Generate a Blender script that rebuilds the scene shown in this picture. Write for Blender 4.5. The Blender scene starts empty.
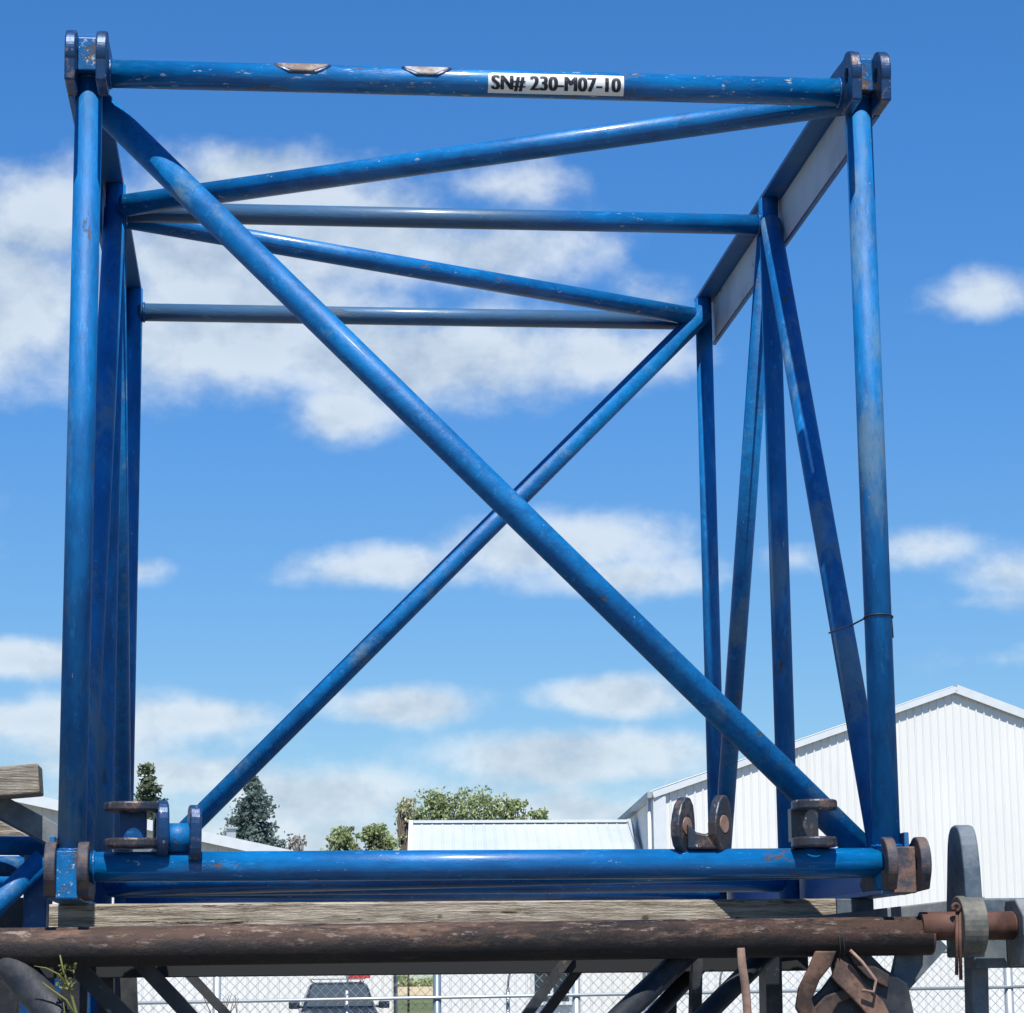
import bpy, bmesh, math, random
import numpy as np
from mathutils import Vector, Matrix
S = bpy.context.scene
C = S.collection
R = math.radians
PI = math.pi
rnd = random.Random(7)

# ------------------------------------------------------------------ camera
ZB = 2.08                       # height of the mast section's lower tubes above the ground
F, YAW, PIT, ROL = 2478.07, -0.101909, 0.188278, -0.0104587
CAM = Vector((0.540834, -7.301278, ZB - 0.328586))
def _basis():
    cy, sy = math.cos(YAW), math.sin(YAW)
    X = Vector((cy, sy, 0)); Y = Vector((-sy, cy, 0)); Z = Vector((0, 0, 1))
    c, s = math.cos(PIT), math.sin(PIT)
    Y2 = c*Y + s*Z; Z2 = -s*Y + c*Z
    c, s = math.cos(ROL), math.sin(ROL)
    return c*X + s*Z2, Y2, -s*X + c*Z2
RT, FW, UP = _basis()
cam = bpy.data.cameras.new("camera")
cam.sensor_fit = 'HORIZONTAL'; cam.sensor_width = 36; cam.lens = F/1024*36
cam.clip_start = 0.1; cam.clip_end = 6000
camo = bpy.data.objects.new("camera", cam); C.objects.link(camo)
M4 = Matrix.Identity(4)
for i in range(3):
    M4[i][0] = RT[i]; M4[i][1] = UP[i]; M4[i][2] = -FW[i]; M4[i][3] = CAM[i]
camo.matrix_world = M4
S.camera = camo
def ray(px, py):
    return (FW + RT*((px-512)/F) + UP*((506.5-py)/F))
def at(px, py, Y):              # the point at depth Y seen at that pixel
    d = ray(px, py); return CAM + d*((Y-CAM.y)/d.y)
def X_(px, Y, z=1.75):          # x of pixel column px at depth Y, height z
    lo, hi = 0., 1013.
    py = 978
    for _ in range(4):
        p = at(px, py, Y); py += (p.z-z)*F/(Y-CAM.y)
    return at(px, py, Y).x
def Z_(py, Y, px=512): return at(px, py, Y).z

# ------------------------------------------------------------------ sun + sky
SUN_EL, SUN_AZ = R(61), R(-1.2)    # high behind the camera, square to the frame
sdir = Vector((math.sin(SUN_AZ)*math.cos(SUN_EL), -math.cos(SUN_AZ)*math.cos(SUN_EL), math.sin(SUN_EL)))
sl = bpy.data.lights.new("sun", 'SUN'); sl.energy = 5.0; sl.angle = R(0.5); sl.color = (1, .965, .9)
so = bpy.data.objects.new("sun", sl); C.objects.link(so)
so.rotation_euler = sdir.to_track_quat('Z', 'Y').to_euler(); so.location = (0, -20, 40)
S.view_settings.view_transform = 'Standard'; S.view_settings.look = 'None'
S.view_settings.exposure = 0.42; S.view_settings.gamma = 1
S.view_settings.use_curve_mapping = False

W = bpy.data.worlds.new("World"); S.world = W; W.use_nodes = True
nt = W.node_tree; N = nt.nodes; L = nt.links
for n in list(N): N.remove(n)
def wn(t, **k):
    n = N.new(t)
    for a, b in k.items(): setattr(n, a, b)
    return n
def wmath(op, a, b=None, c=None, clamp=False):
    n = N.new('ShaderNodeMath'); n.operation = op; n.use_clamp = clamp
    for i, v in enumerate((a, b, c)):
        if v is None: continue
        if isinstance(v, (int, float)): n.inputs[i].default_value = v
        else: L.new(v, n.inputs[i])
    return n.outputs[0]
sky = wn('ShaderNodeTexSky', sky_type='NISHITA', sun_disc=False)
sky.sun_elevation = SUN_EL; sky.sun_rotation = PI - SUN_AZ
sky.altitude = 1200; sky.air_density = 1.0; sky.dust_density = 0.6; sky.ozone_density = 3.0
tc = wn('ShaderNodeTexCoord')
sep = wn('ShaderNodeSeparateXYZ'); L.new(tc.outputs['Generated'], sep.inputs[0])
az = wmath('ARCTAN2', sep.outputs[0], sep.outputs[1])
el = wmath('ARCSINE', sep.outputs[2])
ae = wn('ShaderNodeCombineXYZ'); L.new(az, ae.inputs[0]); L.new(el, ae.inputs[1])
# clouds: banks (azimuth, elevation, size) with noise-torn rims.  Listed by where they stand in the view.
banks = [  # px, py, rx, ry, weight
    (-20, 300, 210, 130, 1.15), (50, 225, 150, 75, 1.1), (235, 185, 130, 65, 1.15), (340, 235, 190, 85, 1.2), (480, 250, 170, 60, 1.0),
    (240, 330, 260, 100, 1.25), (430, 355, 230, 70, 1.25), (600, 360, 150, 50, .9), (340, 415, 80, 40, 1.0), (500, 185, 120, 40, .75), (200, 250, 160, 80, 1.1),
    (380, 568, 130, 32, 1.05), (560, 548, 150, 46, 1.2), (610, 578, 130, 34, 1.1), (660, 300, 60, 40, .5),
    (985, 296, 90, 30, .75), (930, 548, 80, 32, .8), (1010, 575, 90, 40, .85), (800, 560, 50, 24, .5), (1010, 600, 120, 20, .6),
    (20, 660, 90, 28, 1.2), (130, 570, 50, 20, .7), (30, 722, 120, 32, 1.2), (190, 718, 120, 28, 1.15), (400, 706, 110, 28, 1.15), (615, 696, 105, 32, 1.3),
    (580, 757, 180, 40, 1.4), (330, 798, 180, 44, 1.3), (180, 775, 160, 34, 1.1), (600, 812, 170, 28, 1.0), (60, 765, 150, 26, .7), (1000, 660, 120, 20, .35), (450, 860, 1300, 120, .95), (90, 735, 260, 60, .85),
    (-300, 500, 320, 120, .9), (1400, 350, 300, 110, .9), (-500, 800, 400, 60, .9), (1500, 780, 400, 60, .9), (1300, 560, 200, 50, .8)]
cur = None
for px, py, rx, ry, w in banks:
    d = ray(px, py).normalized()
    a0, e0 = math.atan2(d.x, d.y), math.asin(d.z)
    s_ = wn('ShaderNodeVectorMath', operation='SUBTRACT'); L.new(ae.outputs[0], s_.inputs[0]); s_.inputs[1].default_value = (a0, e0, 0)
    m_ = wn('ShaderNodeVectorMath', operation='MULTIPLY'); L.new(s_.outputs[0], m_.inputs[0]); m_.inputs[1].default_value = (F/rx, F/ry, 0)
    l_ = wn('ShaderNodeVectorMath', operation='LENGTH'); L.new(m_.outputs[0], l_.inputs[0])
    v = wmath('SUBTRACT', w, wmath('MULTIPLY', l_.outputs['Value'], w))
    cur = v if cur is None else wmath('SMOOTH_MAX', cur, v, .25)
def wnoise(scale, det, rough, off=(0, 0, 0), sc=(1, 1, 1)):
    mp = wn('ShaderNodeMapping'); L.new(ae.outputs[0], mp.inputs[0])
    mp.inputs['Location'].default_value = off; mp.inputs['Scale'].default_value = sc
    n = wn('ShaderNodeTexNoise'); L.new(mp.outputs[0], n.inputs['Vector'])
    n.inputs['Scale'].default_value = scale; n.inputs['Detail'].default_value = det; n.inputs['Roughness'].default_value = rough
    return n.outputs[0]
n1 = wnoise(19, 12, .58, (0, 0, 0), (1, 1.3, 1))
n1b = wnoise(19, 12, .58, (0, -.016, 0), (1, 1.3, 1))        # the same noise looked up higher: what lies towards the sun
dens = wmath('ADD', cur, wmath('MULTIPLY', wmath('SUBTRACT', n1, .5), 1.55))
mask = wn('ShaderNodeMapRange', interpolation_type='SMOOTHSTEP'); L.new(dens, mask.inputs[0])
mask.inputs[1].default_value = .03; mask.inputs[2].default_value = .80
mk = wmath('MULTIPLY', mask.outputs[0], .84)
lit = wmath('ADD', wmath('MULTIPLY', wmath('SUBTRACT', n1, n1b), 3.4), .74, clamp=True)
thick = wn('ShaderNodeMapRange'); L.new(dens, thick.inputs[0]); thick.inputs[1].default_value = .4; thick.inputs[2].default_value = 1.3
thick.inputs[3].default_value = 0; thick.inputs[4].default_value = .35
lit2 = wmath('SUBTRACT', lit, thick.outputs[0], clamp=True)
cc = wn('ShaderNodeMix', data_type='RGBA'); L.new(lit2, cc.inputs[0])
cc.inputs[6].default_value = (3.5, 4.3, 5.2, 1); cc.inputs[7].default_value = (6.1, 6.7, 7.2, 1)
mx = wn('ShaderNodeMix', data_type='RGBA'); L.new(mk, mx.inputs[0])
hs = wn('ShaderNodeHueSaturation'); L.new(sky.outputs[0], hs.inputs['Color']); hs.inputs['Saturation'].default_value = 1.1; hs.inputs['Value'].default_value = 1.0
tint = wn('ShaderNodeMix', data_type='RGBA', blend_type='MULTIPLY'); tint.inputs[0].default_value = 1
L.new(hs.outputs[0], tint.inputs[6]); tint.inputs[7].default_value = (.53, .92, 1.18, 1); 
lowf = wn('ShaderNodeMapRange', interpolation_type='SMOOTHSTEP'); L.new(el, lowf.inputs[0]); lowf.inputs[1].default_value = 0; lowf.inputs[2].default_value = .36
lowc = wn('ShaderNodeMix', data_type='RGBA'); L.new(lowf.outputs[0], lowc.inputs[0]); lowc.inputs[6].default_value = (1.25, .84, .70, 1); lowc.inputs[7].default_value = (.93, 1, 1.05, 1)
t2 = wn('ShaderNodeMix', data_type='RGBA', blend_type='MULTIPLY'); t2.inputs[0].default_value = 1
L.new(tint.outputs[2], t2.inputs[6]); L.new(lowc.outputs[2], t2.inputs[7]); L.new(t2.outputs[2], mx.inputs[6]); L.new(cc.outputs[2], mx.inputs[7])
bg = wn('ShaderNodeBackground'); L.new(mx.outputs[2], bg.inputs[0]); bg.inputs[1].default_value = 0.1
wo = wn('ShaderNodeOutputWorld'); L.new(bg.outputs[0], wo.inputs[0])

# ------------------------------------------------------------------ materials
class MT:
    def __init__(s, name, rough=.6, metal=0.0, spec=.5):
        s.m = bpy.data.materials.new(name); s.m.use_nodes = True
        s.t = s.m.node_tree; s.b = s.t.nodes['Principled BSDF']
        s.b.inputs['Roughness'].default_value = rough; s.b.inputs['Metallic'].default_value = metal
        s.b.inputs['Specular IOR Level'].default_value = spec
        s.tc = s.t.nodes.new('ShaderNodeTexCoord')
    def put(s, sock, v):
        if hasattr(v, 'is_output'): s.t.links.new(v, sock)
        else: sock.default_value = v
    def noise(s, scale, det=5, rough=.6, sc=(1, 1, 1), off=(0, 0, 0)):
        mp = s.t.nodes.new('ShaderNodeMapping'); s.t.links.new(s.tc.outputs['Object'], mp.inputs[0])
        mp.inputs['Scale'].default_value = sc; mp.inputs['Location'].default_value = off
        n = s.t.nodes.new('ShaderNodeTexNoise'); s.t.links.new(mp.outputs[0], n.inputs['Vector'])
        n.inputs['Scale'].default_value = scale; n.inputs['Detail'].default_value = det; n.inputs['Roughness'].default_value = rough
        return n.outputs[0]
    def step(s, v, a, b, lo=0., hi=1.):
        n = s.t.nodes.new('ShaderNodeMapRange'); s.put(n.inputs[0], v); n.interpolation_type = 'SMOOTHSTEP'
        n.inputs[1].default_value = a; n.inputs[2].default_value = b; n.inputs[3].default_value = lo; n.inputs[4].default_value = hi
        return n.outputs[0]
    def math(s, op, a, b):
        n = s.t.nodes.new('ShaderNodeMath'); n.operation = op; s.put(n.inputs[0], a); s.put(n.inputs[1], b); return n.outputs[0]
    def mix(s, f, a, b):
        n = s.t.nodes.new('ShaderNodeMix'); n.data_type = 'RGBA'; s.put(n.inputs[0], f); s.put(n.inputs[6], a); s.put(n.inputs[7], b); return n.outputs[2]
    def col(s, v): s.put(s.b.inputs['Base Color'], v)
    def bump(s, h, strength=.3, dist=.01):
        n = s.t.nodes.new('ShaderNodeBump'); s.put(n.inputs['Height'], h); n.inputs['Strength'].default_value = strength
        n.inputs['Distance'].default_value = dist; s.t.links.new(n.outputs[0], s.b.inputs['Normal'])
def c4(r, g, b): return (r, g, b, 1)

def paint(name, sc, wear=.60, chip=.69, coat=.15, steel=0, base=((.0, .100, .30), (.0, .155, .42)), scuff=.58, rough=.36):
    k = MT(name, rough, 0, .32)
    v = k.mix(k.step(k.noise(2.3, 4), .35, .65), c4(*base[0]), c4(*base[1]))
    v = k.mix(k.step(k.noise(21, 7, .75, sc, (2, 8, 1)), .42, .64, 0, .5), v, c4(base[0][0], base[0][1]*.55, base[0][2]*.6))   # grime mottling
    v = k.mix(k.step(k.noise(34, 6, .75, sc, (6, 3, 4)), .56, .68, 0, .45), v, c4(.03, .26, .62))                               # rubbed lighter specks
    fade = k.step(k.noise(4.2, 8, .72, sc, (1, 9, 3)), scuff, scuff+.14, 0, .72)
    v = k.mix(fade, v, k.mix(k.noise(30, 5, .7, sc), c4(.07, .15, .21), c4(.17, .25, .30)))                                     # chalky faded paint
    rm = k.step(k.noise(9, 9, .74, sc, (3, 1, 5)), wear, wear+.05)
    v = k.mix(rm, v, k.mix(k.noise(60, 3), c4(.05, .035, .03), c4(.17, .11, .075)))
    cm = k.step(k.noise(50, 7, .74, sc, (7, 2, 9)), chip, chip+.03)
    v = k.mix(cm, v, c4(.42, .43, .42))
    if steel:                                                     # paint rubbed down to dull steel
        sp = k.t.nodes.new('ShaderNodeSeparateXYZ'); k.t.links.new(k.tc.outputs['Object'], sp.inputs[0])
        bare = k.step(k.math('ADD', sp.outputs[0], k.math('MULTIPLY', k.noise(3, 6, .7, sc, (2, 2, 2)), .9)), steel+.25, steel+.7, 1, 0)
        v = k.mix(k.math('MULTIPLY', bare, .66), v, k.mix(k.noise(7, 6, .7, sc), c4(.03, .09, .15), c4(.12, .16, .18)))
    k.col(v)
    r = k.math('ADD', k.math('MULTIPLY', fade, .3), k.math('ADD', rough-.12, k.math('MULTIPLY', k.noise(18, 7, .75, sc), .30)))
    r = k.math('ADD', r, k.math('MULTIPLY', rm, .25)); k.put(k.b.inputs['Roughness'], r)
    k.bump(k.math('SUBTRACT', k.math('ADD', k.noise(26, 8, .75, sc), k.math('MULTIPLY', k.noise(8, 4, .6, sc), .8)), k.math('MULTIPLY', rm, .6)), .5, .005)
    k.b.inputs['Coat Weight'].default_value = coat; k.b.inputs['Coat Roughness'].default_value = .16
    return k.m
LX, LZ, LN = (.3, 1, 1), (1, 1, .3), (1, 1, 1)
BLUE_X = paint('blue_paint_rails', LX, wear=.63, chip=.635, coat=.55)
BLUE_TOP = paint('blue_paint_worn', LX, wear=.565, chip=.60, coat=.5)
BLUE_BARE = paint('blue_paint_rubbed', LX, wear=.60, chip=.64, coat=.6, steel=1.55)
BLUE_BARE2 = paint('blue_paint_rubbed_long', LX, wear=.60, chip=.64, coat=.6, steel=2.2)
BLUE_Z = paint('blue_paint_posts', LZ, wear=.625, chip=.67, scuff=.50, coat=0, rough=.50)
BLUE_N = paint('blue_paint', LN, wear=.63, chip=.67, scuff=.54, coat=.03, rough=.46)
BLUE_DEEP = paint('blue_paint_old', LN, wear=.67, chip=.72, base=((.001, .055, .20), (.001, .09, .28)), scuff=.54)
def chordmat():
    k = MT('chord_steel', .45)
    v = k.mix(k.step(k.noise(2.2, 4), .4, .7), c4(.01, .11, .32), c4(.03, .15, .30))
    v = k.mix(k.step(k.noise(5, 7, .65), .55, .72, 0, .75), v, c4(.16, .15, .15))
    v = k.mix(k.step(k.noise(22, 7, .7), .64, .7), v, c4(.14, .09, .06))
    k.col(v); k.bump(k.noise(40, 6, .7), .2, .004); return k.m
CHORD = chordmat()
def innermat():
    k = MT('lit_chord_face', .5)  # pale colour stands in for light on the chord's inner face
    v = k.mix(k.step(k.noise(1.7, 5), .35, .6), c4(.36, .35, .36), c4(.58, .55, .52))
    v = k.mix(k.step(k.noise(8, 7, .7), .6, .7), v, c4(.12, .08, .06))
    k.col(v); return k.m
INNER = innermat()
def rust(name, a, b):
    k = MT(name, .7, .1)
    v = k.mix(k.step(k.noise(10, 7, .7), .38, .62), c4(*a), c4(*b))
    k.col(v); k.bump(k.noise(70, 6, .7), .4, .003); return k.m
def lugmat(name, blue):
    k = MT(name, .38, .25)
    v = k.mix(k.step(k.noise(7, 6, .65), .42, .58), c4(.004, .045, .14) if blue else c4(.028, .04, .06), c4(.008, .04, .11) if blue else c4(.05, .04, .04))
    v = k.mix(k.step(k.noise(18, 7, .7, LN, (4, 4, 4)), .52, .62, 0, .85), v, c4(.16, .10, .075))
    v = k.mix(k.step(k.noise(40, 6, .7, LN, (1, 7, 4)), .63, .67), v, c4(.38, .37, .35))
    k.col(v); k.bump(k.noise(50, 6, .7), .35, .004); return k.m
LUGM = rust('worn_brown_lug', (.018, .03, .055), (.12, .08, .065))
LUG = lugmat('lug_steel', True); LUGD = lugmat('bare_lug_steel', False)
def black_pipe():
    k = MT('weathered_black_pipe', .6, .05, .35)
    P1 = (.22, 1, 1)
    v = k.mix(k.step(k.noise(5, 9, .75, P1), .36, .60), c4(.016, .013, .013), c4(.085, .048, .035))
    v = k.mix(k.step(k.noise(17, 9, .78, P1, (5, 2, 1)), .50, .60, 0, .8), v, c4(.15, .09, .062))
    v = k.mix(k.step(k.noise(42, 9, .78, (.3, 1, 1), (9, 2, 1)), .55, .63, 0, .8), v, c4(.27, .21, .17))
    v = k.mix(k.step(k.noise(30, 9, .8, (.25, 1, 1), (1, 12, 6)), .54, .62, 0, .9), v, c4(.012, .011, .012))
    sp = k.t.nodes.new('ShaderNodeSeparateXYZ'); k.t.links.new(k.tc.outputs['Object'], sp.inputs[0])       # shade of the lower half darkened into the colour, rust kept above
    low_shade = k.step(k.math('ADD', sp.outputs[2], k.math('MULTIPLY', k.math('SUBTRACT', k.noise(14, 7, .75, P1), .5), .09)), 1.845, 1.880, .85, 0)
    v = k.mix(low_shade, v, c4(.012, .013, .015))
    k.col(v); k.bump(k.noise(34, 9, .8), .7, .008); return k.m
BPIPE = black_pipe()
def black_steel():
    k = MT('black_steel', .5)
    v = k.mix(k.step(k.noise(5, 6, .7), .42, .66), c4(.012, .016, .024), c4(.05, .05, .052))
    v = k.mix(k.step(k.noise(16, 7, .75, LN, (5, 2, 1)), .6, .68), v, c4(.13, .10, .08))
    k.col(v); k.bump(k.noise(40, 6, .7), .3, .004); return k.m
BSTEEL = black_steel()
RUST = rust('rusty_pin', (.05, .022, .016), (.12, .055, .038))
RUSTL = rust('pale_rust', (.20, .12, .09), (.34, .22, .17))
GREYST = rust('grey_primer_steel', (.10, .12, .14), (.19, .20, .205))
GREYDK = rust('dark_grey_steel', (.055, .085, .12), (.13, .155, .18))
def wood(name, a, b, sc=(.07, 1, 1)):
    k = MT(name, .9, 0, .2)
    v = k.mix(k.step(k.noise(55, 8, .75, sc), .34, .66), c4(*a), c4(*b))
    v = k.mix(k.step(k.noise(110, 8, .8, (sc[0]*.6, 1, 1), (3, 3, 3)), .50, .62, 0, .7), v, c4(.10, .08, .06))
    v = k.mix(k.step(k.noise(30, 9, .8, (.045, 1, 1), (6, 1, 3)), .585, .605), v, c4(.035, .025, .02))           # splits
    v = k.mix(k.step(k.noise(6, 6, .7, LN, (8, 3, 3)), .5, .7, 0, .6), v, c4(.40, .37, .32))
    kn = k.t.nodes.new('ShaderNodeTexVoronoi'); mp = k.t.nodes.new('ShaderNodeMapping'); mp.inputs['Scale'].default_value = (6.5, 9, 9)
    k.t.links.new(k.tc.outputs['Object'], mp.inputs[0]); k.t.links.new(mp.outputs[0], kn.inputs['Vector']); kn.inputs['Scale'].default_value = 1
    v = k.mix(k.step(k.math('ADD', kn.outputs['Distance'], k.math('MULTIPLY', k.noise(40, 4), .08)), .08, .15, .85, 0), v, c4(.07, .045, .03))
    k.col(v); k.bump(k.math('ADD', k.noise(80, 8, .8, sc), k.noise(20, 5, .7, sc)), .8, .01); return k.m
WOOD = wood('weathered_timber', (.20, .16, .12), (.50, .44, .36))
WOODG = wood('old_grey_timber', (.15, .125, .10), (.40, .35, .28))
def flat(name, c, rough=.6, metal=0., spec=.5, var=.12, scale=4):
    k = MT(name, rough, metal, spec)
    k.col(k.mix(k.noise(scale, 5), c4(*[x*(1-var) for x in c]), c4(*[min(1, x*(1+var)) for x in c]))); return k.m
def siding(name, a, b):
    k = MT(name, .5)
    v = k.mix(k.step(k.noise(.5, 5, .6, (1, 1, .4)), .3, .7), c4(*a), c4(*b))
    v = k.mix(k.step(k.noise(2.2, 6, .7, (1, 1, .08)), .56, .75, 0, .3), v, c4(.42, .41, .38))
    k.col(v); return k.m
WHITE = siding('white_metal_siding', (.69, .685, .65), (.745, .735, .70))
ROOF = siding('pale_metal_roof', (.38, .42, .43), (.44, .475, .48))
ROOFW = siding('pale_green_roof', (.42, .48, .47), (.50, .55, .53))
TRIM = flat('grey_trim', (.33, .36, .38), .5)
TRIMW = flat('white_trim', (.60, .63, .64), .5)
GLASS = flat('window_glass', (.03, .04, .045), .12)
GALV = flat('galvanised_steel', (.42, .45, .46), .42, .55, var=.2)
GALVD = flat('fence_post_steel', (.16, .20, .25), .45, .4, var=.2)
STICK = flat('sticker_white', (.80, .80, .78), .4, var=.03, scale=30)
INK = flat('sticker_ink', (.012, .012, .02), .5)
CARP = flat('dark_car_paint', (.025, .032, .042), .22, .3)
CARP2 = flat('car_plastic', (.015, .016, .018), .6)
CHROME = flat('chrome', (.6, .6, .62), .15, .9)
RED = flat('red_plastic', (.55, .02, .02), .35)
RUBBER = flat('tyre_rubber', (.018, .018, .018), .85)
LAMP = flat('clear_lamp', (.7, .72, .74), .12)
def leafmat(name, a, b):
    k = MT(name, .6, 0, .3)
    v = k.mix(k.step(k.noise(1.6, 4), .35, .65), c4(*a), c4(*b)); k.col(v)
    tr = k.t.nodes.new('ShaderNodeBsdfTranslucent'); k.t.links.new(v, tr.inputs[0])
    ms = k.t.nodes.new('ShaderNodeMixShader'); ms.inputs[0].default_value = .35
    k.t.links.new(k.b.outputs[0], ms.inputs[1]); k.t.links.new(tr.outputs[0], ms.inputs[2])
    k.t.links.new(ms.outputs[0], k.t.nodes['Material Output'].inputs[0]); return k.m
SPRUCE = leafmat('spruce_needles', (.11, .16, .14), (.22, .28, .25))
PINE = leafmat('pine_needles', (.11, .145, .085), (.19, .22, .13))
LEAF = leafmat('green_leaves', (.24, .29, .13), (.42, .48, .24))
LEAFY = leafmat('yellowing_leaves', (.42, .42, .22), (.55, .52, .32))
LEAFR = leafmat('reddish_twigs', (.22, .19, .16), (.30, .26, .22))
WEED = leafmat('weed_stem', (.16, .17, .05), (.30, .30, .10))
BARK = flat('bark', (.10, .08, .06), .9, var=.3)

# ------------------------------------------------------------------ helpers
def tag(o, label=None, cat=None, group=None, kind=None):
    if label: o['label'] = label
    if cat: o['category'] = cat
    if group: o['group'] = group
    if kind: o['kind'] = kind
    return o
def empty(name, loc, label, cat, group=None):
    o = bpy.data.objects.new(name, None); C.objects.link(o); o.location = loc; o.empty_display_size = .2
    return tag(o, label, cat, group)
class MB:
    """collects shapes in world coordinates; build() links them as one mesh"""
    def __init__(s): s.v = []; s.f = []; s.sm = []; s.mi = []; s.cur = 0
    def add(s, vs, fs, smooth=False):
        o = len(s.v); s.v += [tuple(v) for v in vs]
        for i, f in enumerate(fs):
            s.f.append([o+k for k in f]); s.sm.append(smooth[i] if isinstance(smooth, list) else smooth); s.mi.append(s.cur)
    def tube(s, a, b, r, n=24, r2=None, cap=True):
        a, b = Vector(a), Vector(b); d = (b-a).normalized(); r2 = r if r2 is None else r2
        u = d.orthogonal().normalized(); w = d.cross(u)
        vs = [p + (u*math.cos(t)+w*math.sin(t))*q for p, q in ((a, r), (b, r2)) for t in (2*PI*i/n for i in range(n))]
        fs = [[i, (i+1) % n, n+(i+1) % n, n+i] for i in range(n)]; sm = [True]*n
        if cap: fs += [list(range(n))[::-1], list(range(n, 2*n))]; sm += [False]*2
        s.add(vs, fs, sm)
    def path(s, pts, r, n=8):
        pts = [Vector(p) for p in pts]; vs = []; k = len(pts)
        prev = None
        for i, p in enumerate(pts):
            d = (pts[min(i+1, k-1)]-pts[max(i-1, 0)]).normalized()
            u = d.orthogonal().normalized() if prev is None else (prev - d*prev.dot(d)).normalized()
            prev = u; w = d.cross(u); rr = r[i] if isinstance(r, (list, tuple)) else r
            vs += [p + (u*math.cos(t)+w*math.sin(t))*rr for t in (2*PI*j/n for j in range(n))]
        fs = [[i*n+j, i*n+(j+1) % n, (i+1)*n+(j+1) % n, (i+1)*n+j] for i in range(k-1) for j in range(n)]
        sm = [True]*len(fs); fs += [list(range(n))[::-1], list(range((k-1)*n, k*n))]; sm += [False]*2
        s.add(vs, fs, sm)
    def box(s, a, b, M=None):
        (x0, y0, z0), (x1, y1, z1) = a, b
        vs = [Vector(p) for p in ((x0, y0, z0), (x1, y0, z0), (x1, y1, z0), (x0, y1, z0), (x0, y0, z1), (x1, y0, z1), (x1, y1, z1), (x0, y1, z1))]
        if M is not None: vs = [M @ v for v in vs]
        s.add(vs, [[0, 3, 2, 1], [4, 5, 6, 7], [0, 1, 5, 4], [1, 2, 6, 5], [2, 3, 7, 6], [3, 0, 4, 7]])
    def bar(s, a, b, w, h, up=(0, 0, 1)):
        a, b = Vector(a), Vector(b); d = (b-a); l = d.length; d.normalize()
        u = Vector(up); u = (u - d*u.dot(d)).normalized(); q = d.cross(u)
        vs = [a + d*x + q*(w/2*y) + u*(h/2*z) for x in (0, l) for y, z in ((-1, -1), (1, -1), (1, 1), (-1, 1))]
        s.add(vs, [[0, 1, 2, 3], [7, 6, 5, 4], [0, 4, 5, 1], [1, 5, 6, 2], [2, 6, 7, 3], [3, 7, 4, 0]])
    def prism(s, poly, ext, M=None, hole=None):
        """poly: list of 3D points; ext: extrusion vector; hole: same-length ring inside poly"""
        e = Vector(ext); P = [Vector(p) for p in poly]; n = len(P)
        if hole is None:
            vs = P + [p+e for p in P]
            fs = [list(range(n))[::-1], list(range(n, 2*n))] + [[i, (i+1) % n, n+(i+1) % n, n+i] for i in range(n)]
        else:
            H = [Vector(h) for h in hole]
            vs = P + [p+e for p in P] + H + [h+e for h in H]; fs = []
            for i in range(n):
                j = (i+1) % n
                fs += [[i, j, n+j, n+i], [2*n+i, 3*n+i, 3*n+j, 2*n+j], [j, i, 2*n+i, 2*n+j], [n+i, n+j, 3*n+j, 3*n+i]]
        if M is not None: vs = [M @ v for v in vs]
        s.add(vs, fs)
    def build(s, name, mats, parent=None, bev=0, segs=2):
        me = bpy.data.meshes.new(name)
        me.from_pydata(s.v, [], s.f)
        if not isinstance(mats, (list, tuple)): mats = [mats]
        for m in mats: me.materials.append(m)
        me.polygons.foreach_set('use_smooth', s.sm); me.polygons.foreach_set('material_index', s.mi)
        bm = bmesh.new(); bm.from_mesh(me); bmesh.ops.recalc_face_normals(bm, faces=bm.faces)
        if bev:
            es = [e for e in bm.edges if len(e.link_faces) == 2 and e.calc_face_angle(0) > .6]
            bmesh.ops.bevel(bm, geom=es, offset=bev, segments=segs, affect='EDGES', profile=.5, clamp_overlap=True)
        bm.to_mesh(me); bm.free(); me.update()
        o = bpy.data.objects.new(name, me); C.objects.link(o)
        if parent is not None:
            o.parent = parent
            if parent.type == 'EMPTY': o.matrix_parent_inverse = Matrix.Translation(-Vector(parent.location))
        return o
def one(fn, name, mat, parent=None, bev=0, **k):
    m = MB(); fn(m); return m.build(name, mat, parent, bev, **k)

def mass(name, V, Fc, mat, parent=None):
    me = bpy.data.meshes.new(name); me.from_pydata(V, [], Fc); me.materials.append(mat)
    o = bpy.data.objects.new(name, me); C.objects.link(o)
    if parent is not None:
        o.parent = parent
        if parent.type == 'EMPTY': o.matrix_parent_inverse = Matrix.Translation(-Vector(parent.location))
    return o

# ------------------------------------------------------------------ ground
def ground_mat():
    k = MT('gravel_and_dirt', .9, 0, .2)
    v = k.mix(k.step(k.noise(.12, 6, .6), .4, .6), c4(.13, .115, .095), c4(.17, .155, .125))
    v = k.mix(k.step(k.noise(3, 8, .75), .45, .6), v, c4(.19, .18, .155))
    v = k.mix(k.step(k.noise(.05, 5, .6, LN, (3, 9, 1)), .56, .64), v, c4(.12, .14, .06))
    k.col(v); k.bump(k.noise(18, 8, .8), .6, .03); return k.m
def field_mat():
    k = MT('field_grass', .9, 0, .2)
    v = k.mix(k.step(k.noise(.03, 6, .65), .4, .6), c4(.085, .11, .04), c4(.13, .145, .06))
    sx = k.t.nodes.new('ShaderNodeSeparateXYZ'); k.t.links.new(k.tc.outputs['Object'], sx.inputs[0])
    far = k.step(k.math('ADD', sx.outputs[1], k.math('MULTIPLY', k.noise(.02, 5), 120)), 270, 380)
    v = k.mix(far, v, k.mix(k.noise(.02, 5), c4(.42, .33, .19), c4(.52, .43, .27)))
    k.col(v); k.bump(k.noise(9, 6, .8), .6, .05); return k.m
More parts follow.
